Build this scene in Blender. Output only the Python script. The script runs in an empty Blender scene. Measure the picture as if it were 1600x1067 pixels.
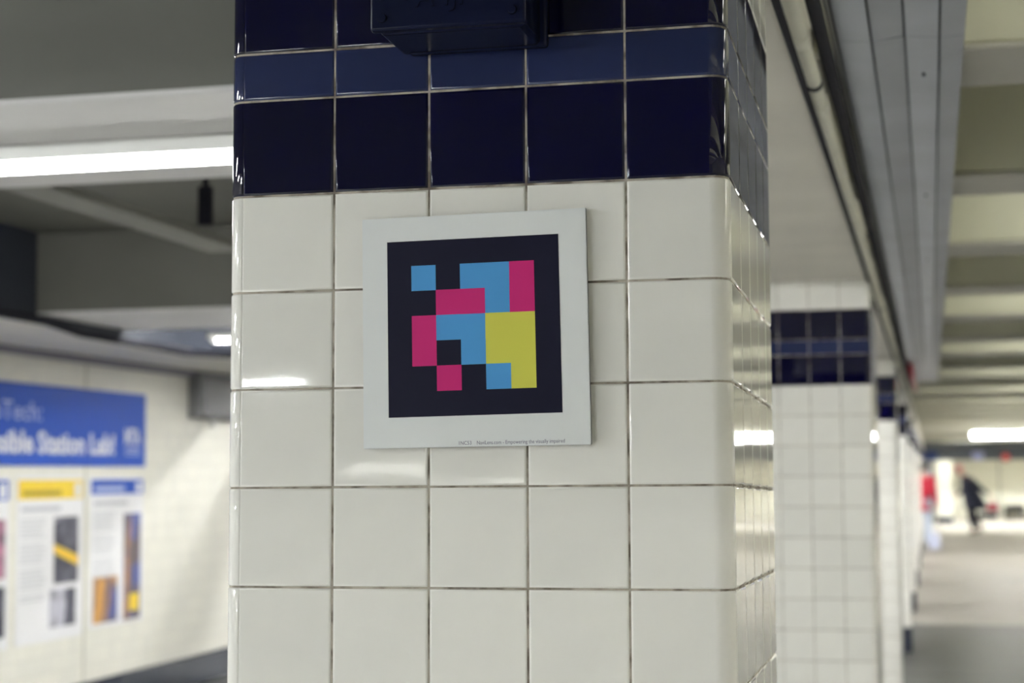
import bpy, bmesh, math, random
from mathutils import Matrix, Vector

random.seed(7)
S = bpy.context.scene
COL = S.collection

# ------------------------------------------------------------------ camera, world, exposure
EYE = 1.54
cam_d = bpy.data.cameras.new('camera'); cam = bpy.data.objects.new('camera', cam_d); COL.objects.link(cam)
right = Vector((0.97277, 0.23165, -0.00755)); down = Vector((-0.02496, 0.07232, -0.99707)); fwd = Vector((-0.23043, 0.97011, 0.07614))
m = Matrix.Identity(4)
for i in range(3):
    m[i][0] = right[i]; m[i][1] = -down[i]; m[i][2] = -fwd[i]
m[2][3] = EYE
cam.matrix_world = m
cam_d.sensor_width = 36; cam_d.lens = 2743 * 36 / 1600; cam_d.clip_start = .05; cam_d.clip_end = 200
cam_d.dof.use_dof = True; cam_d.dof.focus_distance = 1.86; cam_d.dof.aperture_fstop = 5.6
S.camera = cam
w = bpy.data.worlds.new('world'); S.world = w; w.use_nodes = True
w.node_tree.nodes['Background'].inputs[0].default_value = (.8, .85, 1, 1)
w.node_tree.nodes['Background'].inputs[1].default_value = .02
S.view_settings.view_transform = 'Standard'; S.view_settings.look = 'None'
S.view_settings.gamma = 1; S.view_settings.use_curve_mapping = False
S.view_settings.exposure = 2.86
TUBE = 56.0        # radiance of the fluorescent tubes
S.cycles.max_bounces = 10; S.cycles.diffuse_bounces = 6; S.cycles.glossy_bounces = 5
S.cycles.sample_clamp_indirect = 6
S.cycles.use_denoising = True

# ------------------------------------------------------------------ materials
MATS = {}
def mat(name, col, rough=.5, metal=0, spec=.5, var=0.0, scale=6, bump=0.0, bscale=20, emit=0, ecol=None, objvar=0.0, coat=0, col2=None, thr=(.45, .6)):
    if name in MATS: return MATS[name]
    M = bpy.data.materials.new(name); M.use_nodes = True; nt = M.node_tree; n = nt.nodes; L = nt.links
    b = n['Principled BSDF']
    b.inputs['Roughness'].default_value = rough; b.inputs['Metallic'].default_value = metal
    b.inputs['Specular IOR Level'].default_value = spec; b.inputs['Coat Weight'].default_value = coat
    b.inputs['Base Color'].default_value = (*col, 1)
    tc = n.new('ShaderNodeTexCoord')
    if var or col2:
        nz = n.new('ShaderNodeTexNoise'); nz.inputs['Scale'].default_value = scale; nz.inputs['Detail'].default_value = 5
        L.new(tc.outputs['Object'], nz.inputs['Vector'])
        rp = n.new('ShaderNodeValToRGB')
        lo = col2 if col2 else tuple(c * (1 - var) for c in col); hi = col if col2 else tuple(min(1, c * (1 + var)) for c in col)
        rp.color_ramp.elements[0].color = (*lo, 1); rp.color_ramp.elements[1].color = (*hi, 1)
        rp.color_ramp.elements[0].position = thr[0] if col2 else .3; rp.color_ramp.elements[1].position = thr[1] if col2 else .7
        L.new(nz.outputs['Fac'], rp.inputs['Fac']); src = rp.outputs['Color']
    else:
        rgb = n.new('ShaderNodeRGB'); rgb.outputs[0].default_value = (*col, 1); src = rgb.outputs[0]
    if objvar:
        oi = n.new('ShaderNodeObjectInfo'); mr = n.new('ShaderNodeMapRange')
        mr.inputs['To Min'].default_value = 1 - objvar; mr.inputs['To Max'].default_value = 1 + objvar * .4
        L.new(oi.outputs['Random'], mr.inputs['Value'])
        hs = n.new('ShaderNodeHueSaturation'); L.new(mr.outputs[0], hs.inputs['Value']); L.new(src, hs.inputs['Color']); src = hs.outputs['Color']
    L.new(src, b.inputs['Base Color'])
    if bump:
        oi = n.new('ShaderNodeObjectInfo'); va = n.new('ShaderNodeVectorMath'); va.operation = 'MULTIPLY_ADD'
        L.new(oi.outputs['Random'], va.inputs[0]); va.inputs[1].default_value = (37, 53, 71); L.new(tc.outputs['Object'], va.inputs[2])
        nb = n.new('ShaderNodeTexNoise'); nb.inputs['Scale'].default_value = bscale; nb.inputs['Detail'].default_value = 5
        L.new(va.outputs[0], nb.inputs['Vector'])
        bp = n.new('ShaderNodeBump'); bp.inputs['Strength'].default_value = 1; bp.inputs['Distance'].default_value = bump
        L.new(nb.outputs['Fac'], bp.inputs['Height']); L.new(bp.outputs[0], b.inputs['Normal'])
    if emit:
        b.inputs['Emission Color'].default_value = (*(ecol or col), 1); b.inputs['Emission Strength'].default_value = emit
    MATS[name] = M
    return M

WHITE = mat('white_glaze', (.86, .85, .815), .035, var=.025, scale=9, bump=.00007, bscale=30, objvar=.05)
NAVY = mat('navy_glaze', (.0018, .0018, .024), .03, bump=.00003, bscale=24, objvar=.12)
SLATE = mat('slate_blue_glaze', (.020, .029, .092), .06, bump=.00003, bscale=24, objvar=.12)
PLINTH = mat('dark_plinth_glaze', (.035, .042, .065), .12, bump=.0001, objvar=.1)
GROUT = mat('grimy_grout', (.46, .42, .36), .9, col2=(.15, .125, .10), scale=34, thr=(.38, .56))
CEILR = mat('rib_paint', (.22, .22, .20), .6)
CEILD = mat('unlit_ceiling_tone', (.125, .125, .11), .7, var=.10, scale=1.5, bump=.002, bscale=14)  # low base colour holds the unlit look of recess ceiling and soffit sides
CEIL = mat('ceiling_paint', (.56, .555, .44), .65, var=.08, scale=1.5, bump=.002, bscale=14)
FLANGE = mat('flange_paint', (.42, .41, .37), .6, var=.07, scale=2.2)
SOFFIT = mat('soffit_paint', (.66, .655, .66), .6, var=.07, scale=2.2, bump=.001, bscale=12)
GIRD = mat('girder_paint', (.70, .675, .615), .6, var=.06, scale=3)
DARKGIRD = mat('dark_steel_paint', (.06, .065, .08), .5, var=.1)
TUBEM = mat('fluorescent_tube', (1, 1, 1), .4, emit=TUBE, ecol=(.965, 1, 1))
TUBEL = mat('fluorescent_tube_soft', (1, 1, 1), .4, emit=TUBE * .075, ecol=(.99, 1, .97))
TUBES = mat('fluorescent_tube_slung', (1, 1, 1), .4, emit=TUBE * .16, ecol=(1, 1, .97))
TUBEW = mat('fluorescent_tube_wall', (1, 1, 1), .4, emit=TUBE * 1.0, ecol=(1, 1, .96))
TUBER = mat('fluorescent_tube_recessed', (1, 1, 1), .4, emit=TUBE * .075, ecol=(1, 1, .93))
TUBED = mat('fluorescent_tube_dim', (1, 1, 1), .4, emit=TUBE * .10, ecol=(1, 1, .93))
TUBEM2 = mat('fill_tube_mid', (1, 1, 1), .4, emit=TUBE * .16, ecol=(1, 1, .95))
TUBEF = mat('fill_tube_side', (1, 1, 1), .4, emit=TUBE * .28, ecol=(1, 1, .95))
FIXW = mat('fixture_enamel', (.75, .75, .73), .4)
TRAY = mat('galvanised_tray', (.37, .395, .455), .38, metal=.75, var=.10, scale=4, bump=.0008, bscale=5)
SEAM = mat('seam_dark', (.05, .055, .08), .6)
PIPEW = mat('cream_pipe_paint', (.80, .79, .70), .5, var=.06, scale=5)
CABLE = mat('dark_cable', (.016, .016, .024), .75, spec=.15)
RED = mat('red_paint', (.55, .03, .06), .4)
SIGNW = mat('sign_sheet', (.80, .825, .84), .45, spec=.2, var=.01, scale=8, bump=.00006, bscale=60)
SIGNEDGE = mat('sign_edge', (.16, .16, .20), .4)
INK = mat('ink_navy', (.010, .010, .028), .45, spec=.12)
CY = mat('ink_cyan', (.085, .345, .74), .45, spec=.15)
MG = mat('ink_magenta', (.63, .024, .20), .45, spec=.15)
YE = mat('ink_yellow', (.70, .69, .11), .45, spec=.15)
PRINT = mat('ink_grey_violet', (.16, .15, .24), .5)
BOXM = mat('navy_gloss_paint', (.006, .009, .030), .22, spec=.15, bump=.0006, bscale=45)
LBLUE = mat('banner_blue', (.028, .095, .50), .4, spec=.12)
LWHITE = mat('banner_white', (.75, .76, .80), .45, spec=.12)
LPALE = mat('banner_pale_blue', (.38, .45, .72), .45)
LYEL = mat('poster_yellow', (.85, .62, .07), .45, spec=.12)
PAPER = mat('poster_paper', (.80, .80, .83), .4, spec=.15)
GTEXT = mat('poster_grey_print', (.52, .53, .58), .5)
OTEXT = mat('poster_olive_print', (.42, .30, .02), .5)
PHOTOD = mat('photo_navy', (.028, .030, .055), .4, col2=(.10, .10, .14), scale=9)
PHOTOY = mat('photo_yellow', (.85, .55, .04), .4)
PHOTOG = mat('photo_grey', (.50, .50, .58), .4, col2=(.05, .05, .09), scale=6, thr=(.4, .6))
PHOTOO = mat('photo_orange', (.46, .24, .09), .4, col2=(.20, .13, .14), scale=5, thr=(.4, .6))
PHOTOB = mat('photo_blue', (.07, .10, .36), .4, col2=(.12, .09, .10), scale=5)
SCREEN = mat('dark_screen', (.03, .032, .045), .25)
ENDW = mat('end_wall_glaze', (.78, .77, .68), .25, var=.03, scale=2)
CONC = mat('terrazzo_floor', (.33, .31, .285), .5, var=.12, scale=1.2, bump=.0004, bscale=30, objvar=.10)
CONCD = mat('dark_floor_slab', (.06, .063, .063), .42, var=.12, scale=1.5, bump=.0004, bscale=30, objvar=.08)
CONCP = mat('pale_bounce_slab', (.38, .375, .365), .5, var=.08, scale=1.2, bump=.0004, bscale=30, objvar=.06)  # unseen slabs made paler to bounce light up onto the column
JOINT = mat('floor_joint', (.14, .13, .12), .8)
SKIN = mat('skin_tone', (.55, .30, .24), .5)
COATD = mat('dark_navy_cloth', (.012, .015, .035), .8)
TROUD = mat('dark_trouser_cloth', (.010, .011, .024), .8)
HAIRD = mat('black_hair', (.012, .014, .018), .5)
HATP = mat('pink_hat_cloth', (.62, .28, .27), .8)
REDC = mat('red_jacket_cloth', (.52, .014, .045), .7)
JEANL = mat('pale_denim', (.50, .58, .72), .8)
BAGP = mat('pale_blue_bag', (.58, .62, .82), .5)
SHOE = mat('dark_shoe', (.02, .02, .03), .5)
VIOLET = mat('lit_violet_panel', (.40, .43, .75), .4, emit=.012)
REFLGLOW = mat('reflection_glow', (.45, .48, .95), .4, emit=.35)  # glow added only to be mirrored in the column side
REDLAMP = mat('red_lamp', (.9, .15, .15), .4, emit=.03)
SIGNBLUE = mat('overhead_sign_blue', (.03, .07, .26), .4)

def wall_tile_mat():
    M = bpy.data.materials.new('wall_tile_glaze'); M.use_nodes = True; nt = M.node_tree; n = nt.nodes; L = nt.links
    b = n['Principled BSDF']; b.inputs['Roughness'].default_value = .33; b.inputs['Specular IOR Level'].default_value = .3
    tc = n.new('ShaderNodeTexCoord'); sp = n.new('ShaderNodeSeparateXYZ'); cb = n.new('ShaderNodeCombineXYZ')
    L.new(tc.outputs['Object'], sp.inputs[0]); L.new(sp.outputs[1], cb.inputs[0]); L.new(sp.outputs[2], cb.inputs[1])
    br = n.new('ShaderNodeTexBrick'); br.offset = 0; L.new(cb.outputs[0], br.inputs['Vector'])
    br.inputs['Color1'].default_value = (.80, .785, .715, 1); br.inputs['Color2'].default_value = (.75, .74, .685, 1)
    br.inputs['Mortar'].default_value = (.60, .58, .53, 1); br.inputs['Scale'].default_value = 1
    br.inputs['Mortar Size'].default_value = .0016; br.inputs['Brick Width'].default_value = .1094; br.inputs['Row Height'].default_value = .1094
    L.new(br.outputs['Color'], b.inputs['Base Color'])
    bp = n.new('ShaderNodeBump'); bp.inputs['Distance'].default_value = .002; bp.invert = True
    L.new(br.outputs['Fac'], bp.inputs['Height']); L.new(bp.outputs[0], b.inputs['Normal'])
    return M
WTILE = wall_tile_mat()

# ------------------------------------------------------------------ helpers
def link(name, mesh, parent=None):
    o = bpy.data.objects.new(name, mesh); COL.objects.link(o)
    if parent: o.parent = parent
    return o
def tag(o, label=None, cat=None, group=None, kind=None):
    if label: o['label'] = label
    if cat: o['category'] = cat
    if group: o['group'] = group
    if kind: o['kind'] = kind
    return o
def empty(name, loc=(0, 0, 0), rot=None):
    o = bpy.data.objects.new(name, None); COL.objects.link(o); o.location = loc; o.empty_display_size = .1
    if rot: o.rotation_euler = rot
    return o
def bbox(bm, x0, x1, y0, y1, z0, z1, bev=0, seg=2):
    r = bmesh.ops.create_cube(bm, size=1)
    for v in r['verts']:
        v.co = Vector(((x0 + x1) / 2 + v.co.x * (x1 - x0), (y0 + y1) / 2 + v.co.y * (y1 - y0), (z0 + z1) / 2 + v.co.z * (z1 - z0)))
    if bev:
        es = list({e for v in r['verts'] for e in v.link_edges})
        bmesh.ops.bevel(bm, geom=es, offset=bev, segments=seg, profile=.5, affect='EDGES')
def mesh_of(bm, mt, name='mesh', smooth=False):
    me = bpy.data.meshes.new(name); bm.normal_update(); bm.to_mesh(me); bm.free(); me.materials.append(mt)
    if smooth:
        for p in me.polygons: p.use_smooth = smooth is True or p.area < smooth
    return me
def box(name, dims, mt, parent=None, bev=0, seg=2):
    bm = bmesh.new(); bbox(bm, *dims, bev=bev, seg=seg)
    return link(name, mesh_of(bm, mt, name), parent)
def tube_mesh(pts, r, mt, seg=12, name='tube', cap=True):
    bm = bmesh.new(); rings = []
    P = [Vector(p) for p in pts]
    for i, p in enumerate(P):
        d = (P[min(i + 1, len(P) - 1)] - P[max(i - 1, 0)]).normalized()
        u = d.orthogonal().normalized() if abs(d.z) > .9 else d.cross(Vector((0, 0, 1))).normalized()
        v = d.cross(u).normalized(); rr = r[i] if isinstance(r, (list, tuple)) else r
        rings.append([bm.verts.new(p + (u * math.cos(a) + v * math.sin(a)) * rr) for a in [2 * math.pi * k / seg for k in range(seg)]])
    for a, b in zip(rings, rings[1:]):
        for k in range(seg): bm.faces.new((a[k], a[(k + 1) % seg], b[(k + 1) % seg], b[k]))
    if cap: bm.faces.new(rings[0][::-1]); bm.faces.new(rings[-1])
    bmesh.ops.recalc_face_normals(bm, faces=bm.faces)
    me = mesh_of(bm, mt, name)
    for p in me.polygons: p.use_smooth = len(p.vertices) == 4
    return me
def tube(name, pts, r, mt, parent=None, seg=12): return link(name, tube_mesh(pts, r, mt, seg, name), parent)
def text(name, s, size, mt, loc, rot, parent=None, sx=1, depth=.0006, off=0, align='LEFT', fit=None):
    c = bpy.data.curves.new(name, 'FONT'); c.body = s; c.size = size; c.extrude = depth; c.offset = off; c.align_x = align; c.resolution_u = 3
    t = bpy.data.objects.new(name, c); COL.objects.link(t)
    bpy.context.view_layer.update()
    me = bpy.data.meshes.new_from_object(t.evaluated_get(bpy.context.evaluated_depsgraph_get()))
    bpy.data.objects.remove(t); bpy.data.curves.remove(c)
    me.name = name; me.materials.clear(); me.materials.append(mt)
    if fit:
        xs = [v.co.x for v in me.vertices]; k = fit / (max(xs) - min(xs)); x0 = min(xs) if align == 'LEFT' else max(xs)
        for v in me.vertices: v.co.x = (v.co.x - x0) * k
    o = link(name, me, parent); o.location = loc; o.rotation_euler = rot; o.scale = (sx, 1, 1)
    return o

# ------------------------------------------------------------------ floor, walls, ceiling
Y0, Y1, XL, XR, XB, YB0 = -22.0, 61.0, -5.4, 6.4, -9.0, 3.0     # XB: wall of the wider hall behind the camera, which ends at YB0
floor = box('floor', (XB, XR, Y0, Y1, -.12, -.004), JOINT); tag(floor, kind='structure')
SLAB = 4.57; SY0 = -20.63
slab_mesh = {}
for j in range(19):
    ya = SY0 + 1.97 + .57 - .0 + (j - 1) * SLAB; yb = ya + SLAB
    ya, yb = max(ya, Y0), min(yb, Y1)
    if yb - ya < .2: continue
    for i in range(-2, 5):
        xa = XL + i * 2.36
        if i < 0 and ya > YB0: continue
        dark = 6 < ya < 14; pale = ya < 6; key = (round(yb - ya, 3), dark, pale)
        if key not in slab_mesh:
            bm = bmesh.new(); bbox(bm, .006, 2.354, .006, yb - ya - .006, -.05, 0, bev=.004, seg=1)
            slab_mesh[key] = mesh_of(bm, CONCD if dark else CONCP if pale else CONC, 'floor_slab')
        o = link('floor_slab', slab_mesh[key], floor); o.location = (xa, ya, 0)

BZ = EYE + .83; RZ = BZ + .42; GZ = EYE + .70        # beam underside, recess ceiling, girder underside
wl = box('wall_left', (XL - .2, XL, YB0, Y1, .22, EYE + .80), WTILE); tag(wl, kind='structure')
o = box('wall_hall', (XB - .2, XB, Y0, YB0, 0, RZ), WTILE); tag(o, kind='structure')
o = box('wall_return', (XB, XL - .2, YB0, YB0 + .2, 0, RZ), WTILE); tag(o, kind='structure')
o = box('baseboard_left', (XL - .2, XL + .015, YB0, Y1, 0, .22), PLINTH, bev=.006); tag(o, kind='structure')
box('expansion_joint', (XL, XL + .004, 10.575, 10.600, .22, EYE + .80), mat('joint_sealant', (.55, .54, .49), .7), wl)
wr = box('wall_right', (XR, XR + .2, Y0, Y1, .22, RZ), WTILE); tag(wr, kind='structure')
o = box('baseboard_right', (XR - .015, XR + .2, Y0, Y1, 0, .22), PLINTH); tag(o, kind='structure')
we = box('wall_end', (XL, XR, Y1, Y1 + .2, 0, RZ), ENDW); tag(we, kind='structure')
for xa in (-.6, 2.2, 4.9):
    box('corner_strip', (xa - .03, xa + .03, Y1 - .03, Y1, .2, RZ - .3), mat('strip_grey', (.42, .41, .37), .5), we)
wb = box('wall_back', (XB, XR, Y0 - .2, Y0, 0, RZ), ENDW); tag(wb, kind='structure')

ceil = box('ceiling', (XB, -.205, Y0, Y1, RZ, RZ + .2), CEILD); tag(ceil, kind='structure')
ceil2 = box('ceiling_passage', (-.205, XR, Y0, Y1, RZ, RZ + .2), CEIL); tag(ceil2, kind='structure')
bm = bmesh.new(); bbox(bm, -.205, XR, -.165, .165, 0, RZ - BZ, bev=.006, seg=1); beam_me = mesh_of(bm, CEIL, 'cross_beam')
bm = bmesh.new(); bbox(bm, -.205, XR, -.17, .17, -.012, .0, bev=.002, seg=1); flange_me = mesh_of(bm, FLANGE, 'beam_flange')
k = -15
while 2.12 + 1.524 * k < Y1 - .5:
    o = link('cross_beam', beam_me, ceil2); o.location = (0, 2.12 + 1.524 * k, BZ)
    f = link('beam_flange', flange_me, o)
    k += 1
box('girder', (-.785, -.212, 1.80, Y1, GZ, RZ), GIRD, ceil, bev=.008)
box('wall_soffit', (XL, -4.40, YB0, Y1, EYE + .80, RZ), GIRD, ceil, bev=.01)
box('shade_strip', (-4.40, -4.385, YB0, Y1, EYE + .79, RZ), mat('shade_strip_tone', (.035, .04, .055), .6, spec=.2), ceil)  # dark sheet over the soffit side, shade of the recess put into its colour
box('cornice', (XL, XL + .06, YB0, Y1, EYE + .755, EYE + .80), mat('cornice_violet_grey', (.20, .19, .24), .6), ceil)
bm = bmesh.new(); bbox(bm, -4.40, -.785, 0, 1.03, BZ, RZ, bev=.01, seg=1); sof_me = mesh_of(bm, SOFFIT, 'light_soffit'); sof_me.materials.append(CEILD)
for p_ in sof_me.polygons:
    if p_.normal.z > -.5: p_.material_index = 1  # upright faces take the unlit tone
for k in range(0, 13):
    o = link('light_soffit', sof_me, ceil); o.location = (0, 3.48 + 4.57 * k, 0)
# longitudinal ceiling rib beyond the first lit soffit, with its hanger rod
box('ceiling_rib', (-2.70, -2.55, 4.51, 6.3, BZ + .04, BZ + .07), CEILR, ceil, bev=.006)
tube('hanger_rod', [(-2.50, 5.8, EYE + .90), (-2.50, 5.8, RZ)], .012, CABLE, ceil)
box('hanger_plate', (-2.525, -2.475, 5.785, 5.815, EYE + .90, EYE + 1.04), CABLE, ceil, bev=.004)

# ------------------------------------------------------------------ tiled columns
RP = .1094; P = .11; J = .0022
def tile_mesh(wd, ht, mt, name='tile'):
    """cushion-edged tile lying in the XZ plane, face towards -Y, lower left corner at the origin"""
    bm = bmesh.new(); rings = []
    for ins, d in ((0, .006), (0, .0014), (.0009, .0004), (.0026, 0)):
        a = J / 2 + ins
        rings.append([bm.verts.new(c) for c in ((a, d, a), (wd - a, d, a), (wd - a, d, ht - a), (a, d, ht - a))])
    for r0, r1 in zip(rings, rings[1:]):
        for q in range(4): bm.faces.new((r0[q], r0[(q + 1) % 4], r1[(q + 1) % 4], r1[q]))
    bm.faces.new(rings[-1])
    bmesh.ops.recalc_face_normals(bm, faces=bm.faces)
    if sum((f.normal.y for f in bm.faces)) > 0: bmesh.ops.reverse_faces(bm, faces=bm.faces)
    me = mesh_of(bm, mt, name)
    for p in me.polygons: p.use_smooth = not (abs(p.normal.y) > .999)
    return me
def bull_mesh(wd, ht, mt, r=.02, lip=.003, name='corner_tile', tail=.0):
    """tile whose right end turns the corner (face -Y to face +X); wd is the face width up to the outer corner"""
    prof = []          # (x, y, nx, ny)
    a = J / 2
    for x in (a, a + .0009, a + .0026): prof.append((x, 0, 0, -1))
    prof.append((wd - r - .0015, 0, 0, -1)); n = 7
    for q in range(n + 1):
        t = math.pi / 2 * q / n
        prof.append((wd - r + r * math.sin(t), r - r * math.cos(t), math.sin(t), -math.cos(t)))
    e = r + lip
    for y in (e - .0026 + tail, e - .0009 + tail, e + tail): prof.append((wd, y, 1, 0))
    dp = [.0014, .0004] + [0] * (len(prof) - 4) + [.0004, .0014]
    zs = [(a, .0014), (a + .0009, .0004), (a + .0026, 0), (ht - a - .0026, 0), (ht - a - .0009, .0004), (ht - a, .0014)]
    bm = bmesh.new(); grid = []
    for i, (x, y, nx, ny) in enumerate(prof):
        colv = []
        for z, dz in zs:
            d = max(dp[i], dz); colv.append(bm.verts.new((x - nx * d, y - ny * d, z)))
        grid.append(colv)
    for i in range(len(prof) - 1):
        for q in range(len(zs) - 1): bm.faces.new((grid[i][q], grid[i + 1][q], grid[i + 1][q + 1], grid[i][q + 1]))
    bmesh.ops.recalc_face_normals(bm, faces=bm.faces)
    if sum((f.normal.y - f.normal.x for f in bm.faces)) > 0: bmesh.ops.reverse_faces(bm, faces=bm.faces)
    me = mesh_of(bm, mt, name, smooth=True)
    for p in me.polygons:
        if p.normal.y < -.99999: p.use_smooth = False
    return me
CW = .55; CD = .572; RF = .020; LF = .016        # right edge of the front face, depth of the column, corner radii
ROWS = []     # (z0, height, material)
z = 1.857
zz = [(z, RP, 'n'), (z + RP, .0547, 's'), (z + RP + .0547, RP, 'n'), (z + 2 * RP + .0547, GZ - (z + 2 * RP + .0547) + .0, 'w')]
for q in range(15): ROWS.append((1.857 - RP * (q + 1), RP, 'w'))
ROWS += zz
MT = {'n': NAVY, 's': SLATE, 'w': WHITE, 'p': PLINTH}
ROWS.append((0.0, .216, 'p'))
TM = {}
def get_tile(wd, ht, c, bull=0, r=RF):
    key = (round(wd, 4), round(ht, 4), c, bull, r)
    if key not in TM: TM[key] = bull_mesh(wd, ht, MT[c], r) if bull else tile_mesh(wd, ht, MT[c])
    return TM[key]
def column(loc, label, rot=None, singles=True, jitter=.0022, group=None):
    root = empty('tiled_column', loc)
    if rot is not None: root.rotation_euler = rot
    tag(root, label, 'column', group)
    # grout core with rounded corners
    bm = bmesh.new(); g = .0013; pts = []
    x0, x1, y0, y1 = -.0160 + g, CW - g, g, CD - g
    for cx, cy, a0, rr in ((x1, y0, -90, RF), (x1, y1, 0, RF), (x0, y1, 90, RF), (x0, y0, 180, LF)):
        rr -= g; sx = 1 if cx == x1 else -1; sy = 1 if cy == y1 else -1
        for q in range(6):
            t = math.radians(a0 + 90 * q / 5); pts.append((cx - sx * rr + rr * math.cos(t), cy - sy * rr + rr * math.sin(t)))
    lo = [bm.verts.new((x, y, 0)) for x, y in pts]; hi = [bm.verts.new((x, y, GZ)) for x, y in pts]
    for q in range(len(pts)): bm.faces.new((lo[q], lo[(q + 1) % len(pts)], hi[(q + 1) % len(pts)], hi[q]))
    bm.faces.new(lo[::-1]); bm.faces.new(hi)
    link('grout_core', mesh_of(bm, GROUT, 'grout_core'), root)
    faces = []    # (matrix, face length, corner radius, nominal tile offsets) each face ends in a corner tile at its right
    faces.append((Matrix.Identity(4), CW, RF, 1))
    faces.append((Matrix.Translation((CW, RF + .003, 0)) @ Matrix.Rotation(math.pi / 2, 4, 'Z'), CD - RF - .003, RF, 1))
    faces.append((Matrix.Translation((CW - RF - .003, CD, 0)) @ Matrix.Rotation(math.pi, 4, 'Z'), CW + .016 - RF - .003, RF, 0))
    faces.append((Matrix.Translation((-.016, CD - RF - .003, 0)) @ Matrix.Rotation(-math.pi / 2, 4, 'Z'), CD - RF - .003, LF, 0))
    rest = {}
    for fi, (M, ln, rr, single) in enumerate(faces):
        nt = 5; wd = P if fi == 0 else ln / nt
        for z0, ht, c in ROWS:
            for q in range(nt):
                b = q == nt - 1
                wq = ln - wd * (nt - 1) if b else wd
                me = get_tile(wq, ht, c, 1 if b else 0, rr)
                T = M @ Matrix.Translation((q * wd, 0, z0))
                if singles and single:
                    o = link('tile', me, root)
                    if not b:
                        js = jitter * (1 if fi == 0 else .35)
                        cR = Matrix.Translation((wq / 2, 0, ht / 2)) @ Matrix.Rotation(random.gauss(0, js), 4, 'X') @ Matrix.Rotation(random.gauss(0, js), 4, 'Z') @ Matrix.Translation((-wq / 2, random.gauss(0, .00012 if fi == 0 else .00003), -ht / 2))
                        T = T @ cR
                    o.matrix_local = T
                else: rest.setdefault(c, []).append((me, T))
    for c, lst in rest.items():
        bm = bmesh.new()
        for me, T in lst:
            n0 = len(bm.verts); bm.from_mesh(me); bm.verts.ensure_lookup_table()
            bmesh.ops.transform(bm, matrix=T, verts=bm.verts[n0:])
        me = bpy.data.meshes.new('tile_facing'); bm.to_mesh(me); bm.free(); me.materials.append(MT[c])
        o = link('tile_facing', me, root); o['kind'] = 'stuff'
    return root
# the near column is set a touch out of line with the row (built so)
QT = Matrix(((0.99995, -0.00988, -0.00008), (0.00988, 0.99981, 0.01709), (-0.00008, -0.01709, 0.99985)))
ORG = Vector((-0.75231, 1.84664, 1.857))
base = ORG + QT @ Vector((0, 0, -1.857))
base.z = 0
COLS = []
names = ['second', 'third', 'fourth', 'fifth', 'sixth', 'seventh', 'eighth', 'ninth', 'tenth', 'eleventh', 'twelfth']
near = column(base, 'white tiled column with navy tile bands, bearing the square coloured code sign', QT.to_euler())
for k in range(1, 12):
    dx = .0025 * k if k < 4 else .006
    column((ORG.x + dx, ORG.y + 4.57 * k, 0), 'white and navy tiled column, %s in the row counted from the code sign column' % names[k - 1], None, singles=k < 4, group='tiled columns in a row')

def NC(x, y, z): return Vector((x, y, z + 1.857))   # near-column coordinates relative to the lower edge of the blue band
# ------------------------------------------------------------------ coded sign on the near column
def on_column(name, label, cat):
    o = empty(name); o.location = base; o.rotation_euler = QT.to_euler(); tag(o, label, cat); return o
sign = on_column('code_sign', 'square white plate with cyan, magenta and yellow blocks on a dark square', 'sign')
def quad_prism(corners, y0, y1, mt, name, parent, bev=0):
    """four (x,z) corners, front at y0, back at y1"""
    bm = bmesh.new()
    f = [bm.verts.new(NC(x, y0, zc)) for x, zc in corners]; b = [bm.verts.new(NC(x, y1, zc)) for x, zc in corners]
    bm.faces.new(f); bm.faces.new(b[::-1])
    for q in range(4): bm.faces.new((f[q], b[q], b[(q + 1) % 4], f[(q + 1) % 4]))
    bmesh.ops.recalc_face_normals(bm, faces=bm.faces)
    if bev: bmesh.ops.bevel(bm, geom=bm.edges[:], offset=bev, segments=2, affect='EDGES')
    return link(name, mesh_of(bm, mt, name), parent)
TL, TR, BR, BL = (.14574, -.03292), (.39731, -.02973), (.40157, -.28452), (.14833, -.28658)
plate = quad_prism([TL, TR, BR, BL], -.008, -.0032, SIGNW, 'plate', sign, bev=.0006)
quad_prism([(.16, -.05), (.38, -.05), (.38, -.27), (.16, -.27)], -.0032, -.0002, SIGNEDGE, 'adhesive_pad', sign)
plate.data.materials.append(SIGNEDGE)
for p_ in plate.data.polygons:
    if abs(p_.normal.y) < .5: p_.material_index = 1
k4 = [(.17466, -.05942), (.36692, -.05711), (.3706, -.25001), (.17707, -.25301)]
panel = quad_prism(k4, -.00835, -.0079, INK, 'dark_square', sign)
def bil(u, v):
    a = [k4[0][i] + (k4[1][i] - k4[0][i]) * u for i in (0, 1)]; b = [k4[3][i] + (k4[2][i] - k4[3][i]) * u for i in (0, 1)]
    return (a[0] + (b[0] - a[0]) * v, a[1] + (b[1] - a[1]) * v)
CODE = ['C.CCM', '.MMCM', 'MCCYY', 'M.CYY', '.M.CY']
for r_, row in enumerate(CODE):
    for c_, ch in enumerate(row):
        if ch == '.': continue
        e = .002
        cs = [bil((c_ + 1 + du) / 7, (r_ + 1 + dv) / 7) for du, dv in ((-e, -e), (1 + e, -e), (1 + e, 1 + e), (-e, 1 + e))]
        quad_prism(cs, -.0086 - .00001 * ((r_ + c_) % 2), -.0082, {'C': CY, 'M': MG, 'Y': YE}[ch], 'colour_block', panel)
ang = .0119
text('print_line', '1NC53', .0058, PRINT, NC(.2562, -.00802, -.2834), (math.pi / 2, -ang, 0), sign, fit=.0140, depth=.0001)
text('print_line', 'NaviLens.com - Empowering the visually impaired', .0058, PRINT, NC(.2764, -.00802, -.2832), (math.pi / 2, -ang, 0), sign, fit=.0965, depth=.0001)

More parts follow.
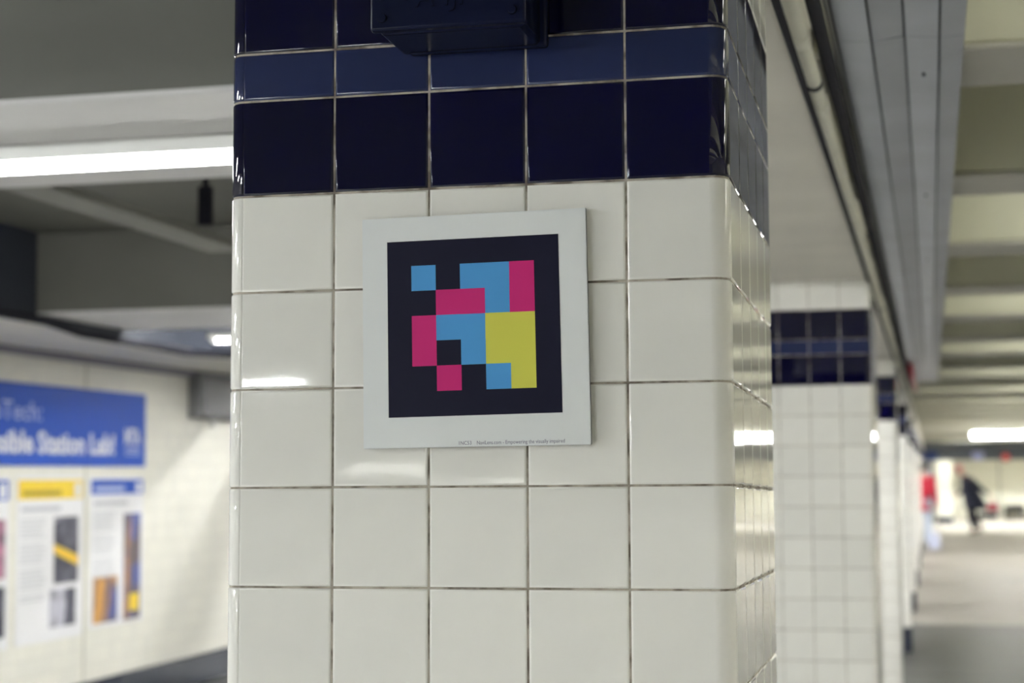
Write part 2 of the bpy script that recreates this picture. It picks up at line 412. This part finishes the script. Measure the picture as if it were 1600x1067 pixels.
# ------------------------------------------------------------------ painted junction box at the top of the near column
jb = on_column('junction_box', 'dark navy painted metal box fixed to the blue tile band above the sign', 'box')
x0, x1, zb, zt, pr = .184, .353, .1510, .345, .105
bm = bmesh.new(); bbox(bm, x0 + .006, x1 - .004, -pr + .012, -.001, 1.857 + zb, 1.857 + zt, bev=.006, seg=3)
link('box_body', mesh_of(bm, BOXM, 'box_body', .0012), jb)
bm = bmesh.new(); bbox(bm, x0, x1, -pr, -pr + .014, 1.857 + zb + .001, 1.857 + zt, bev=.003, seg=3)
lid = link('lid', mesh_of(bm, BOXM, 'lid', .0012), jb)
bm = bmesh.new(); bbox(bm, x0 + .016, x1 + .004, -.012, -.0005, 1.857 + zb - .002, 1.857 + zt + .01, bev=.004, seg=3)
link('back_plate', mesh_of(bm, BOXM, 'back_plate', .0012), jb)
for sx in (x0 + .014, x1 - .014):
    for sz in (zb + .014, zt - .016):
        t_ = tube_mesh([(sx, -pr - .0035, 1.857 + sz), (sx, -pr + .001, 1.857 + sz)], [.0042, .0055], BOXM, 10, 'screw')
        link('screw', t_, lid)
text('cast_mark', 'A IJI', .030, BOXM, NC(x0 + .050, -pr - .0005, zb + .0235), (math.pi / 2, 0, 0), lid, depth=.0016, fit=.052)
tube('conduit', [NC(.27, -.045, zt - .002), NC(.27, -.045, .384)], .014, BOXM, jb)

# ------------------------------------------------------------------ fluorescent fixtures
def fixture_parts(length, r, body_w, hh, lip=0, tm=None):
    """flat housing, glowing half-round tube cover below it, two end holders; the top of the housing is at z = 0"""
    bm = bmesh.new(); bbox(bm, -length / 2, length / 2, -body_w / 2, body_w / 2, -hh, 0, bev=.004, seg=2)
    for s in ((-1, 1) if lip else ()): bbox(bm, -length / 2, length / 2, s * body_w / 2 - .0025, s * body_w / 2 + .0025, -hh - lip, -hh + .004)
    body = mesh_of(bm, FIXW, 'housing')
    tub = tube_mesh([(-length / 2 + .03, 0, -r - hh), (length / 2 - .03, 0, -r - hh)], r, tm or TUBEM, 12, 'tube')
    bm = bmesh.new(); bbox(bm, -.018, .018, -r - .004, r + .004, -2 * r - hh - .004, -hh + .002, bev=.004, seg=1); hold = mesh_of(bm, FIXW, 'tube_holder')
    return body, tub, hold, length, r
FX_LONG = fixture_parts(2.44, .024, .13, .012, .028)
FX_SOF = fixture_parts(2.44, .024, .13, .012, .028, TUBEL)
FX_WALL = fixture_parts(1.22, .019, .12, .05, 0, TUBEW)
FX_DIM = fixture_parts(1.22, .019, .12, .05, 0, TUBEL)
FX_DIMMED = fixture_parts(1.22, .024, .13, .012, .028, TUBED)
FX_FILL = fixture_parts(1.22, .019, .12, .05, 0, TUBEM2)
FX_SIDEFILL = fixture_parts(1.22, .019, .12, .05, 0, TUBEF)
FX_SLUNG = fixture_parts(1.22, .055, .12, .012, .02, TUBES)
FX_HUNG = fixture_parts(1.22, .019, .12, .012, .022, TUBEL)
FX_REC = fixture_parts(1.22, .019, .12, .05, 0, TUBER)
def fixture(fx, loc, label, group, rot=0):
    body, tub, hold, L_, r = fx
    root = empty('fluorescent_light', loc, (0, 0, rot)); tag(root, label, 'light', group)
    link('housing', body, root); link('tube', tub, root)
    for s in (-1, 1):
        h_ = link('tube_holder', hold, root); h_.location = (s * (L_ / 2 - .018), 0, 0)
ordw = ['next beyond the ceiling rib', 'third along from the code sign column']
fixture(FX_SOF, (-2.05, 3.98, BZ - .001), 'long fluorescent batten under the pale soffit nearest the code sign column', 'long battens')
for k in range(1, 12):
    lab = 'fluorescent batten just past the pale soffit ' + ordw[k - 1] if k < 3 else 'fluorescent batten just past one of the far pale soffits along the poster wall'
    fixture(FX_HUNG, (-3.42, 3.48 + 4.57 * k + 1.40, BZ), lab, 'fluorescent battens past the pale soffits')
fixture(FX_FILL, (-3.5, 6.0, RZ - .04), 'added unseen fill batten recessed just behind the pale soffit by the ceiling rib', 'battens recessed between the soffits')  # added fill, hidden in the recess to brighten the next soffit's face
for k in range(1, 11):
    for xc in (-3.35, -2.05):
        fixture(FX_WALL, (xc, 5.20 + 4.57 * k, RZ - .04), 'fluorescent batten recessed between the pale soffits by the poster wall', 'battens recessed between the soffits')
for k in range(-7, 19):
    yb_ = 2.88 + 3.048 * k
    if yb_ > 60: break
    for xc, fx_ in ((1.05, FX_REC), (2.8, FX_FILL), (4.7, FX_SIDEFILL)):  # two outer rows are out of view, added to brighten the column sides
        if yb_ > 48: fx_ = FX_WALL  # full-strength tubes added to brighten the end wall
        fixture(fx_, (xc, yb_, RZ - .02), 'fluorescent batten recessed in a lit bay between ceiling beams, outer and end ones added as fill', 'battens recessed between the beams')
for i in range(3):
    fixture(FX_SLUNG, (1.30 + i % 3 * 1.3, 32.6, EYE + .735), 'bright batten slung below the beams far down the passage', 'battens slung far down the passage')
for xc, yc, zc in ((-4.8, -6.8, EYE + .97), (-6.0, -17.0, EYE + .63), (-4.75, -17.0, EYE + .63), (-4.9, .4, EYE + .95), (-6.6, -3.0, EYE + .95), (-7.4, -10.0, EYE + .95)):  # last two are unseen fill added for the column front
    fixture(FX_LONG if yc > -12 else FX_DIMMED, (xc, yc, zc), 'fluorescent batten hung in the wider hall facing the code sign column, some added as fill', 'battens hung in the wider hall')

# ------------------------------------------------------------------ cable tray and pipes along the girder
tray = empty('cable_tray', (0, 0, EYE + .78)); tag(tray, 'long grey galvanised tray of folded panels hung beside the girder', 'cable tray')
YA, YB = -3.0, 15.6
prof_ = [(-.164, .022), (-.147, .004), (-.086, .0), (-.027, .006), (.034, .0), (.080, .002)]
for i in range(len(prof_) - 1):
    (xa, za), (xb, zb_) = prof_[i], prof_[i + 1]
    y = YA
    while y < YB - .1:
        ye = min(y + 3.1, YB); bm = bmesh.new(); g = .0022
        vs = [bm.verts.new(c) for c in ((xa + g, y + .002, za), (xb - g, y + .002, zb_), (xb - g, ye - .002, zb_), (xa + g, ye - .002, za))]
        up = [bm.verts.new(v.co + Vector((0, 0, .006))) for v in vs]
        bm.faces.new(vs); bm.faces.new(up[::-1])
        for q in range(4): bm.faces.new((vs[q], up[q], up[(q + 1) % 4], vs[(q + 1) % 4]))
        bmesh.ops.recalc_face_normals(bm, faces=bm.faces)
        link('tray_panel', mesh_of(bm, TRAY, 'tray_panel'), tray)
        y = ye
box('tray_core', (-.158, .077, YA, YB, .012, .034), SEAM, tray)
for y in [YA + .3 + 1.55 * q for q in range(12)]:
    tube('bolt', [(.005, y, -.003), (.005, y, .01)], .0035, SEAM, tray, seg=8)
pp = empty('cream_pipe', (-.193, 0, EYE + .722)); tag(pp, 'cream painted pipe with couplings running along the edge of the girder', 'pipe')
tube('pipe_run', [(0, -3, 0), (0, 46, 0)], .0145, PIPEW, pp, seg=14)
for y in (2.9, 3.45, 4.2, 6.2, 9.2, 12.4, 17, 22):
    tube('coupling', [(0, y - .03, 0), (0, y + .03, 0)], .0168, PIPEW, pp, seg=14)
for y in (3.25, 7.8, 12.3, 16.8):
    tube('clamp', [(0, y - .012, 0), (0, y + .012, 0)], .0165, CABLE, pp, seg=14)
cb_ = tube('power_cable', [(-.163, -3 + q * 1.0, EYE + .742 + .002 * math.sin(q * 1.7)) for q in range(20)], .0125, CABLE); tag(cb_, 'black cable strung between the cream pipe and the grey tray', 'cable')
cb2 = tube('gap_shadow_strip', [(-.204 + .001 * math.sin(q), -3 + q * 1.0, EYE + .690) for q in range(30)], .0065, CABLE); tag(cb2, 'thin black strip for the gap shadow along the lower edge of the girder', 'cable')  # shadow gap between girder and pipe, built as a black strip
rp_ = tube('fire_pipe', [(-.125, 12.6, EYE + .745), (-.125, 16.2, EYE + .745)], .018, RED); tag(rp_, 'short red painted pipe under the end of the grey tray', 'pipe')
# dark cable sagging along the soffit of the poster wall
pc = tube('wall_cable', [(-4.38, 6.0, EYE + .83), (-4.37, 7.6, EYE + .805), (-4.36, 8.1, EYE + .80), (-4.37, 8.5, EYE + .77), (-4.37, 9.2, EYE + .765), (-4.38, 9.9, EYE + .76), (-4.39, 10.6, EYE + .79)], .022, CABLE, seg=10)
tag(pc, 'thick black cable sagging along the soffit above the poster wall', 'cable')

# ------------------------------------------------------------------ poster wall
RW = (math.pi / 2, 0, math.pi / 2)
XW = XL
def flat(name, ya, yb, za, zb_, mt, parent, d0=.0, d1=.004):
    return box(name, (XW + d0, XW + d1, ya, yb, za, zb_), mt, parent)
ban = empty('wall_banner', (0, 0, 0)); tag(ban, 'long blue banner with white lettering above the posters', 'banner')
flat('banner_sheet', 6.6, 11.468, 1.622, 2.128, LBLUE, ban, .0, .012)
o = text('lettering', 'Jay St-MetroTech:', .165, LPALE, (XW + .0125, 9.975, 1.903), RW, ban, fit=1.62, align='RIGHT', depth=.0008)
o['kind'] = 'stuff'
o = text('lettering', 'Accessible Station Lab!', .185, LWHITE, (XW + .0125, 10.985, 1.705), RW, ban, fit=2.06, align='RIGHT', depth=.0008, off=.006)
o['kind'] = 'stuff'
text('logo', 'MTA', .155, LWHITE, (XW + .0125, 11.145, 1.775), RW, ban, fit=.235, depth=.0008, off=.004)
for q in range(3): flat('logo_line', 11.15, 11.38, 1.745 - q * .022, 1.756 - q * .022, LPALE, ban, .012, .013)

def poster(ya, yb, zb_, zt_, head, headm, label, pics, linem):
    p = empty('poster', (0, 0, 0)); tag(p, label, 'poster', 'posters under the blue banner')
    flat('sheet', ya, yb, zb_, zt_, PAPER, p, 0, .006)
    h_ = flat('heading_band', ya + .01, yb - .01, head[0], head[1], headm, p, .006, .0075)
    flat('heading_print', ya + .06, yb - .30, head[0] + .02, head[0] + .055, linem, h_, .0075, .0085)
    flat('heading_badge', yb - .12, yb - .04, head[0] + .01, head[1] - .02, LWHITE, h_, .0075, .0085)
    flat('subheading', ya + .05, ya + .55, head[0] - .075, head[0] - .045, GTEXT, p, .006, .007)
    bm = bmesh.new()
    zl = head[0] - .13
    for q in range(20):
        if q % 6 == 5: continue
        bbox(bm, XW + .006, XW + .0068, ya + .04, ya + .36 - (q * 37 % 7) * .008, zl - q * .026, zl - q * .026 + .009)
    o = link('text_block', mesh_of(bm, GTEXT, 'text_block'), p); o['kind'] = 'stuff'
    for y_a, y_b, z_a, z_b, m_, strips in pics:
        pic = flat('picture', y_a, y_b, z_a, z_b, m_, p, .006, .008)
        for (c4, ms) in strips:
            bm = bmesh.new(); f_ = [bm.verts.new((XW + .009, y_a + u * (y_b - y_a), z_a + v * (z_b - z_a))) for u, v in c4]
            bk = [bm.verts.new((XW + .0075, v.co.y, v.co.z)) for v in f_]
            bm.faces.new(f_); bm.faces.new(bk[::-1])
            n_ = len(f_)
            for q in range(n_): bm.faces.new((f_[q], bk[q], bk[(q + 1) % n_], f_[(q + 1) % n_]))
            bmesh.ops.recalc_face_normals(bm, faces=bm.faces)
            link('picture_detail', mesh_of(bm, ms, 'picture_detail'), pic)
stripY = ([(0, .46), (0, .60), (1, .40), (1, .24)], PHOTOY)
poster(9.70, 10.555, .53, 1.56, (1.415, 1.535), LYEL, 'white poster with a yellow heading band under the blue banner',
       [(10.165, 10.485, .88, 1.30, PHOTOD, [stripY, ([(.0, .9), (.0, 1), (.55, 1)], PHOTOG)]), (10.115, 10.455, .61, .845, PHOTOG, [([(.55, 0), (.7, 1), (1, 1), (1, 0)], PHOTOD)])], OTEXT)
poster(10.655, 11.455, .555, 1.55, (1.435, 1.534), LBLUE, 'white poster with a blue heading band and orange pictures, beside the yellow headed one',
       [(11.15, 11.41, .575, 1.30, PHOTOB, [([(.0, 0), (.10, .75), (.45, 1), (.35, .5), (.30, 0)], PHOTOO), ([(.35, .08), (.35, .24), (.9, .24), (.9, .08)], LYEL)]),
        (10.705, 11.055, .583, .885, PHOTOO, [([(.0, .0), (.3, 1), (.5, .9), (.25, 0)], mat('photo_amber', (.66, .33, .06), .4)), ([(.55, 0), (.8, .8), (1, .8), (1, 0)], PHOTOB)])], LPALE)
poster(8.75, 9.605, .53, 1.56, (1.415, 1.535), LBLUE, 'white poster with a blue heading band, to the other side of the yellow headed one',
       [(9.20, 9.56, .95, 1.30, mat('photo_pink', (.5, .22, .33), .4, col2=(.05, .04, .06), scale=6), []), (9.20, 9.56, .60, .90, PHOTOD, [])], LPALE)
mon = empty('wall_display', (0, 0, 0)); tag(mon, 'dark box shaped display high on the poster wall', 'display')
box('casing', (XW, XW + .10, 12.22, 13.75, 1.985, 2.335), mat('display_casing', (.16, .16, .17), .5), mon, bev=.01)
box('screen', (XW + .10, XW + .104, 12.27, 13.70, 2.02, 2.30), SCREEN, mon)
box('bracket', (XW, XW + .05, 12.6, 12.7, 1.93, 1.985), FIXW, mon, bev=.004)

# ------------------------------------------------------------------ far end of the passage
ob = empty('overhead_bar', (0, 0, 0)); tag(ob, 'dark blue grey overhead bar across the far end of the passage', 'beam')
box('bar', (-.185, XR, 48.0, 48.3, 1.86, BZ - .02), mat('overhead_bar_paint', (.13, .15, .19), .5), ob, bev=.02)
box('ledge', (-.185, XR, 47.95, 48.0, 2.20, 2.26), mat('overhead_ledge_paint', (.22, .23, .24), .5), ob)
o = box('direction_sign', (-.17, .16, 47.9, 47.95, 1.87, 2.09), SIGNBLUE, bev=.01); tag(o, 'dark blue direction sign on the overhead bar beside the columns', 'sign')
o = box('lit_sign', (1.06, 1.36, 47.9, 47.95, 1.86, 2.07), VIOLET, bev=.01); tag(o, 'pale violet lit sign on the overhead bar', 'sign')
rl = empty('red_signal', (1.91, 47.93, 1.93)); tag(rl, 'round red signal lamp on the overhead bar', 'lamp')
tube('lens', [(0, -.04, 0), (0, 0, 0)], [.09, .105], REDLAMP, rl, seg=20); tube('rim', [(0, -.02, 0), (0, .02, 0)], .125, DARKGIRD, rl, seg=20)
pil = empty('white_pillar', (.37, 55, 0)); tag(pil, 'bright white square pillar on a dark base by the end wall', 'pillar')
box('shaft', (-.215, .215, -.2, .2, .2, BZ), mat('white_pillar_glaze', (.88, .88, .82), .2), pil, bev=.03); box('pillar_base', (-.23, .23, -.215, .215, 0, .2), PLINTH, pil, bev=.01)
bn = empty('black_bench', (2.64, 60.6, 0)); tag(bn, 'low black bench against the end wall', 'bench')
box('seat', (-.32, .32, -.2, .2, .26, .42), CABLE, bn, bev=.02)
for sx in (-.25, .25): box('leg', (sx - .03, sx + .03, -.16, .16, 0, .26), CABLE, bn)
gk = empty('grey_booth', (-.45, 57, 0)); tag(gk, 'grey panelled booth behind the person in red', 'booth')
box('booth_wall', (-.9, .52, -.4, .4, 0, 2.2), mat('booth_grey', (.22, .22, .24), .5), gk, bev=.02); box('booth_panel', (-.5, .4, -.42, -.4, .3, 1.7), mat('booth_panel_grey', (.27, .27, .29), .5), gk)
fl = empty('floor_locker', (1.80, 60.7, 0)); tag(fl, 'very low dark plinth box at the foot of the end wall', 'box')
box('box_body', (-.3, .3, -.2, .2, 0, .16), CABLE, fl, bev=.01); box('box_lid', (-.31, .31, -.21, .21, .16, .19), DARKGIRD, fl, bev=.006)

# ------------------------------------------------------------------ people
def skin(name, verts, edges, radii, mt, parent=None, sub=2, root_i=0):
    me = bpy.data.meshes.new(name); me.from_pydata(verts, edges, []); o = link(name, me)
    md = o.modifiers.new('skin', 'SKIN'); md.use_smooth_shade = True
    if not me.skin_vertices: me.skin_vertices.new() if hasattr(me.skin_vertices, 'new') else None
    lay = me.skin_vertices[0].data
    for i, r in enumerate(radii):
        lay[i].radius = r if isinstance(r, tuple) else (r, r); lay[i].use_root = (i == root_i)
    s = o.modifiers.new('sub', 'SUBSURF'); s.levels = sub; s.render_levels = sub
    bpy.context.view_layer.update()
    ev = o.evaluated_get(bpy.context.evaluated_depsgraph_get()); res = bpy.data.meshes.new_from_object(ev); res.name = name
    bpy.data.objects.remove(o); bpy.data.meshes.remove(me)
    res.materials.clear(); res.materials.append(mt)
    for p in res.polygons: p.use_smooth = True; p.material_index = 0
    return link(name, res, parent)
def hand_chains(w_, d_, side):
    """palm plus five fingers from wrist w_ along d_"""
    V = [w_, w_ + d_ * .05, w_ + d_ * .09]; E = [(0, 1), (1, 2)]; Rr = [.024, .03, .028]
    u = Vector((0, 1, 0)); bend = Vector((side * .25, 0, 0))
    for i, (off, ln) in enumerate(((-.028, .065), (-.010, .078), (.010, .072), (.027, .056))):
        b0 = len(V); V += [w_ + d_ * .10 + u * off, w_ + d_ * (.10 + ln * .55) + u * off * 1.1 + bend * .03, w_ + d_ * (.10 + ln) + u * off * 1.1 + bend * .10]; Rr += [.0095, .009, .0075]
        E += [(2, b0), (b0, b0 + 1), (b0 + 1, b0 + 2)]
    b0 = len(V); V += [w_ + d_ * .04 + u * -.035, w_ + d_ * .075 + u * -.055]; Rr += [.011, .009]; E += [(1, b0), (b0, b0 + 1)]
    return V, E, Rr
def person(loc, rotz, label, pose, coat, trous, hairm, hat=None, skirt=False):
    """pose: joints in the body frame, facing +X, left is +Y"""
    root = empty('person', loc, (0, 0, rotz)); tag(root, label, 'person')
    J_ = {k: Vector(v) for k, v in pose.items()}
    order = ['pelvis', 'chest', 'neck', 'head', 'crown', 'shl', 'ell', 'wrl', 'shr', 'elr', 'wrr', 'hipl', 'knl', 'anl', 'toel', 'hipr', 'knr', 'anr', 'toer']
    rad = dict(pelvis=(.13, .11), chest=(.14, .105), neck=.055, head=(.078, .092), crown=(.07, .082), shl=.06, ell=.042, wrl=.028, shr=.06, elr=.042, wrr=.028, hipl=.085, knl=.058, anl=.04, toel=.034, hipr=.085, knr=.058, anr=.04, toer=.034)
    ed = [('pelvis', 'chest'), ('chest', 'neck'), ('neck', 'head'), ('head', 'crown'), ('chest', 'shl'), ('shl', 'ell'), ('ell', 'wrl'), ('chest', 'shr'), ('shr', 'elr'), ('elr', 'wrr'), ('pelvis', 'hipl'), ('hipl', 'knl'), ('knl', 'anl'), ('anl', 'toel'), ('pelvis', 'hipr'), ('hipr', 'knr'), ('knr', 'anr'), ('anr', 'toer')]
    V = [J_[k] for k in order]; E = [(order.index(a), order.index(b)) for a, b in ed]; R_ = [rad[k] for k in order]
    for wr_, el_, sd in (('wrl', 'ell', -1), ('wrr', 'elr', 1)):
        d_ = (J_[wr_] - J_[el_]).normalized(); hv, he, hr = hand_chains(J_[wr_], d_, sd); b0 = len(V) - 1
        V += hv[1:]; R_ += hr[1:]; wi = order.index(wr_)
        E += [(wi if a == 0 else a + b0, b + b0) for a, b in he]
    skin('body', V, E, R_, SKIN, root)
    # clothes follow the same skeleton
    names_ = ['pelvis', 'hem', 'chest', 'neck', 'shl', 'ell', 'wrl', 'shr', 'elr', 'wrr']
    J_['hem'] = J_.get('hem', J_['pelvis'] + Vector((0, 0, -.22)))
    C_ = [J_[n] for n in names_]
    rr = [(.20, .165), (.22, .19), (.185, .14), .075, .085, .068, .05, .085, .068, .05]
    C_[3] = J_['chest'].lerp(J_['neck'], .85)
    skin('coat', C_, [(0, 1), (0, 2), (2, 3), (2, 4), (4, 5), (5, 6), (2, 7), (7, 8), (8, 9)], rr, coat, root)
    if skirt:
        bm = bmesh.new(); rings = []
        for q in range(9):
            t = q / 8; c = J_['chest'].lerp(J_['hem'], t); c.x -= .05 * t
            rings.append([bm.verts.new(c + Vector((math.cos(a) * (.17 + .12 * t), math.sin(a) * (.215 + .09 * t), 0)) * (.8 if q == 0 else 1)) for a in [math.pi * 2 * i / 20 for i in range(20)]])
        for a, b in zip(rings, rings[1:]):
            for i in range(20): bm.faces.new((a[i], a[(i + 1) % 20], b[(i + 1) % 20], b[i]))
        bm.faces.new(rings[0]); bm.faces.new(rings[-1][::-1]); bmesh.ops.recalc_face_normals(bm, faces=bm.faces)
        link('coat_skirt', mesh_of(bm, coat, 'coat_skirt', True), root)
    T_ = [J_[n] for n in ('pelvis', 'hipl', 'knl', 'anl', 'hipr', 'knr', 'anr')]
    skin('trousers', T_, [(0, 1), (1, 2), (2, 3), (0, 4), (4, 5), (5, 6)], [(.15, .13), .105, .078, .062, .105, .078, .062], trous, root)
    for a, t_ in (('anl', 'toel'), ('anr', 'toer')):
        A, B = J_[a], J_[t_]
        skin('shoe', [A + Vector((-.05, 0, -.035)), A.lerp(B, .5) + Vector((0, 0, -.01)), B], [(0, 1), (1, 2)], [.05, .05, .04], SHOE, root, 1)
    hd = J_['head']; cr = J_['crown']; up = (cr - J_['neck']).normalized(); fw = (Vector((1, 0, 0)) - up * up.x).normalized()
    bm = bmesh.new(); bmesh.ops.create_icosphere(bm, subdivisions=3, radius=1)
    for v in bm.verts:
        c = v.co.copy(); f_ = .6 if (c.x > .45 and c.z < .35) else 1.0
        v.co = hd + up * .05 + fw * (c.x * .112 * f_ - .016) + Vector((0, 1, 0)) * c.y * .096 + up * c.z * .115
    link('hat' if hat else 'hair', mesh_of(bm, hat or hairm, 'hair', True), root)
    # face: nose, eyes, mouth, ears on the head
    for nm, off, s_, m_ in (('nose', (.105, 0, .0), (.018, .013, .02), SKIN), ('eye', (.088, .033, .025), (.01, .014, .009), HAIRD), ('eye', (.088, -.033, .025), (.01, .014, .009), HAIRD), ('mouth', (.088, 0, -.045), (.008, .024, .007), RED), ('ear', (0, .085, .005), (.018, .012, .03), SKIN), ('ear', (0, -.085, .005), (.018, .012, .03), SKIN)):
        bm = bmesh.new(); bmesh.ops.create_icosphere(bm, subdivisions=1, radius=1)
        for v in bm.verts:
            c = v.co; v.co = hd + fw * (off[0] + c.x * s_[0]) + Vector((0, 1, 0)) * (off[1] + c.y * s_[1]) + up * (off[2] + c.z * s_[2])
        link(nm, mesh_of(bm, m_, nm, True), root)
    return root
walk = dict(pelvis=(0, 0, .92), hem=(-.05, 0, .60), chest=(.14, 0, 1.28), neck=(.25, 0, 1.46), head=(.34, 0, 1.57), crown=(.38, 0, 1.66),
            shl=(.14, .19, 1.38), ell=(-.06, .31, 1.14), wrl=(-.30, .30, .98), shr=(.14, -.19, 1.38), elr=(.06, -.28, 1.12), wrr=(.30, -.28, .98),
            hipl=(0, .10, .88), knl=(.14, .10, .48), anl=(.02, .10, .09), toel=(.17, .11, .045), hipr=(0, -.10, .88), knr=(-.04, -.10, .48), anr=(-.24, -.10, .13), toer=(-.12, -.11, .045))
walker = person((1.00, 45.5, 0), math.radians(200), 'stooping person in a long dark coat and pink hat walking past the end wall', walk, COATD, TROUD, HAIRD, HATP, True)
stand = dict(pelvis=(0, 0, .95), hem=(0, 0, .80), chest=(.02, 0, 1.31), neck=(.02, 0, 1.48), head=(.04, 0, 1.61), crown=(.04, 0, 1.70),
             shl=(.02, .19, 1.41), ell=(.02, .26, 1.12), wrl=(.12, .25, .90), shr=(.02, -.19, 1.41), elr=(-.02, -.27, 1.12), wrr=(.10, -.27, .90),
             hipl=(0, .10, .91), knl=(.03, .11, .50), anl=(0, .11, .09), toel=(.14, .12, .045), hipr=(0, -.10, .91), knr=(.03, -.11, .50), anr=(0, -.11, .09), toer=(.14, -.12, .045))
person((-.20, 36.9, 0), math.radians(70), 'person in a red jacket and pale jeans standing close to the column row', stand, REDC, JEANL, HAIRD)
def bag(name, loc, size, mt, label, rotz=0, strap=.22):
    r = empty(name, loc, (0, 0, rotz)); tag(r, label, 'bag')
    a, b, c = size; bm = bmesh.new(); bbox(bm, -a / 2, a / 2, -b / 2, b / 2, 0, c, bev=min(size) * .3, seg=3)
    for v in bm.verts: v.co.x *= 1 - .2 * v.co.z / c
    link('bag_body', mesh_of(bm, mt, 'bag_body', True), r)
    tube('handle', [(-a * .25, 0, c * .97), (-a * .2, 0, c + strap * .8), (0, 0, c + strap), (a * .2, 0, c + strap * .8), (a * .25, 0, c * .97)], .009, mt, r, seg=8)
bag('red_handbag', (1.46, 45.22, .57), (.30, .13, .20), mat('crimson_leather', (.42, .012, .05), .4), 'crimson handbag carried by the person in the dark coat', 0, .09)
bag('shopping_bag', (.03, 36.5, 0), (.26, .16, .32), BAGP, 'pale blue shopping bag standing on the floor beside the person in red', 0, .14)

# ------------------------------------------------------------------ glowing panels added out of view for violet reflections in the column side
for i, y in enumerate((18.0, 26.0, 34.0)):
    r = empty('reflection_panel', (XR, y, 1.45)); tag(r, 'pale blue glowing panel added across the passage for its reflection', 'panel', 'added reflection panels')
    box('frame', (-.07, -.001, -.66, .66, -.6, .6), DARKGIRD, r, bev=.01); box('lit_face', (-.075, -.07, -.6, .6, -.54, .54), REFLGLOW, r)
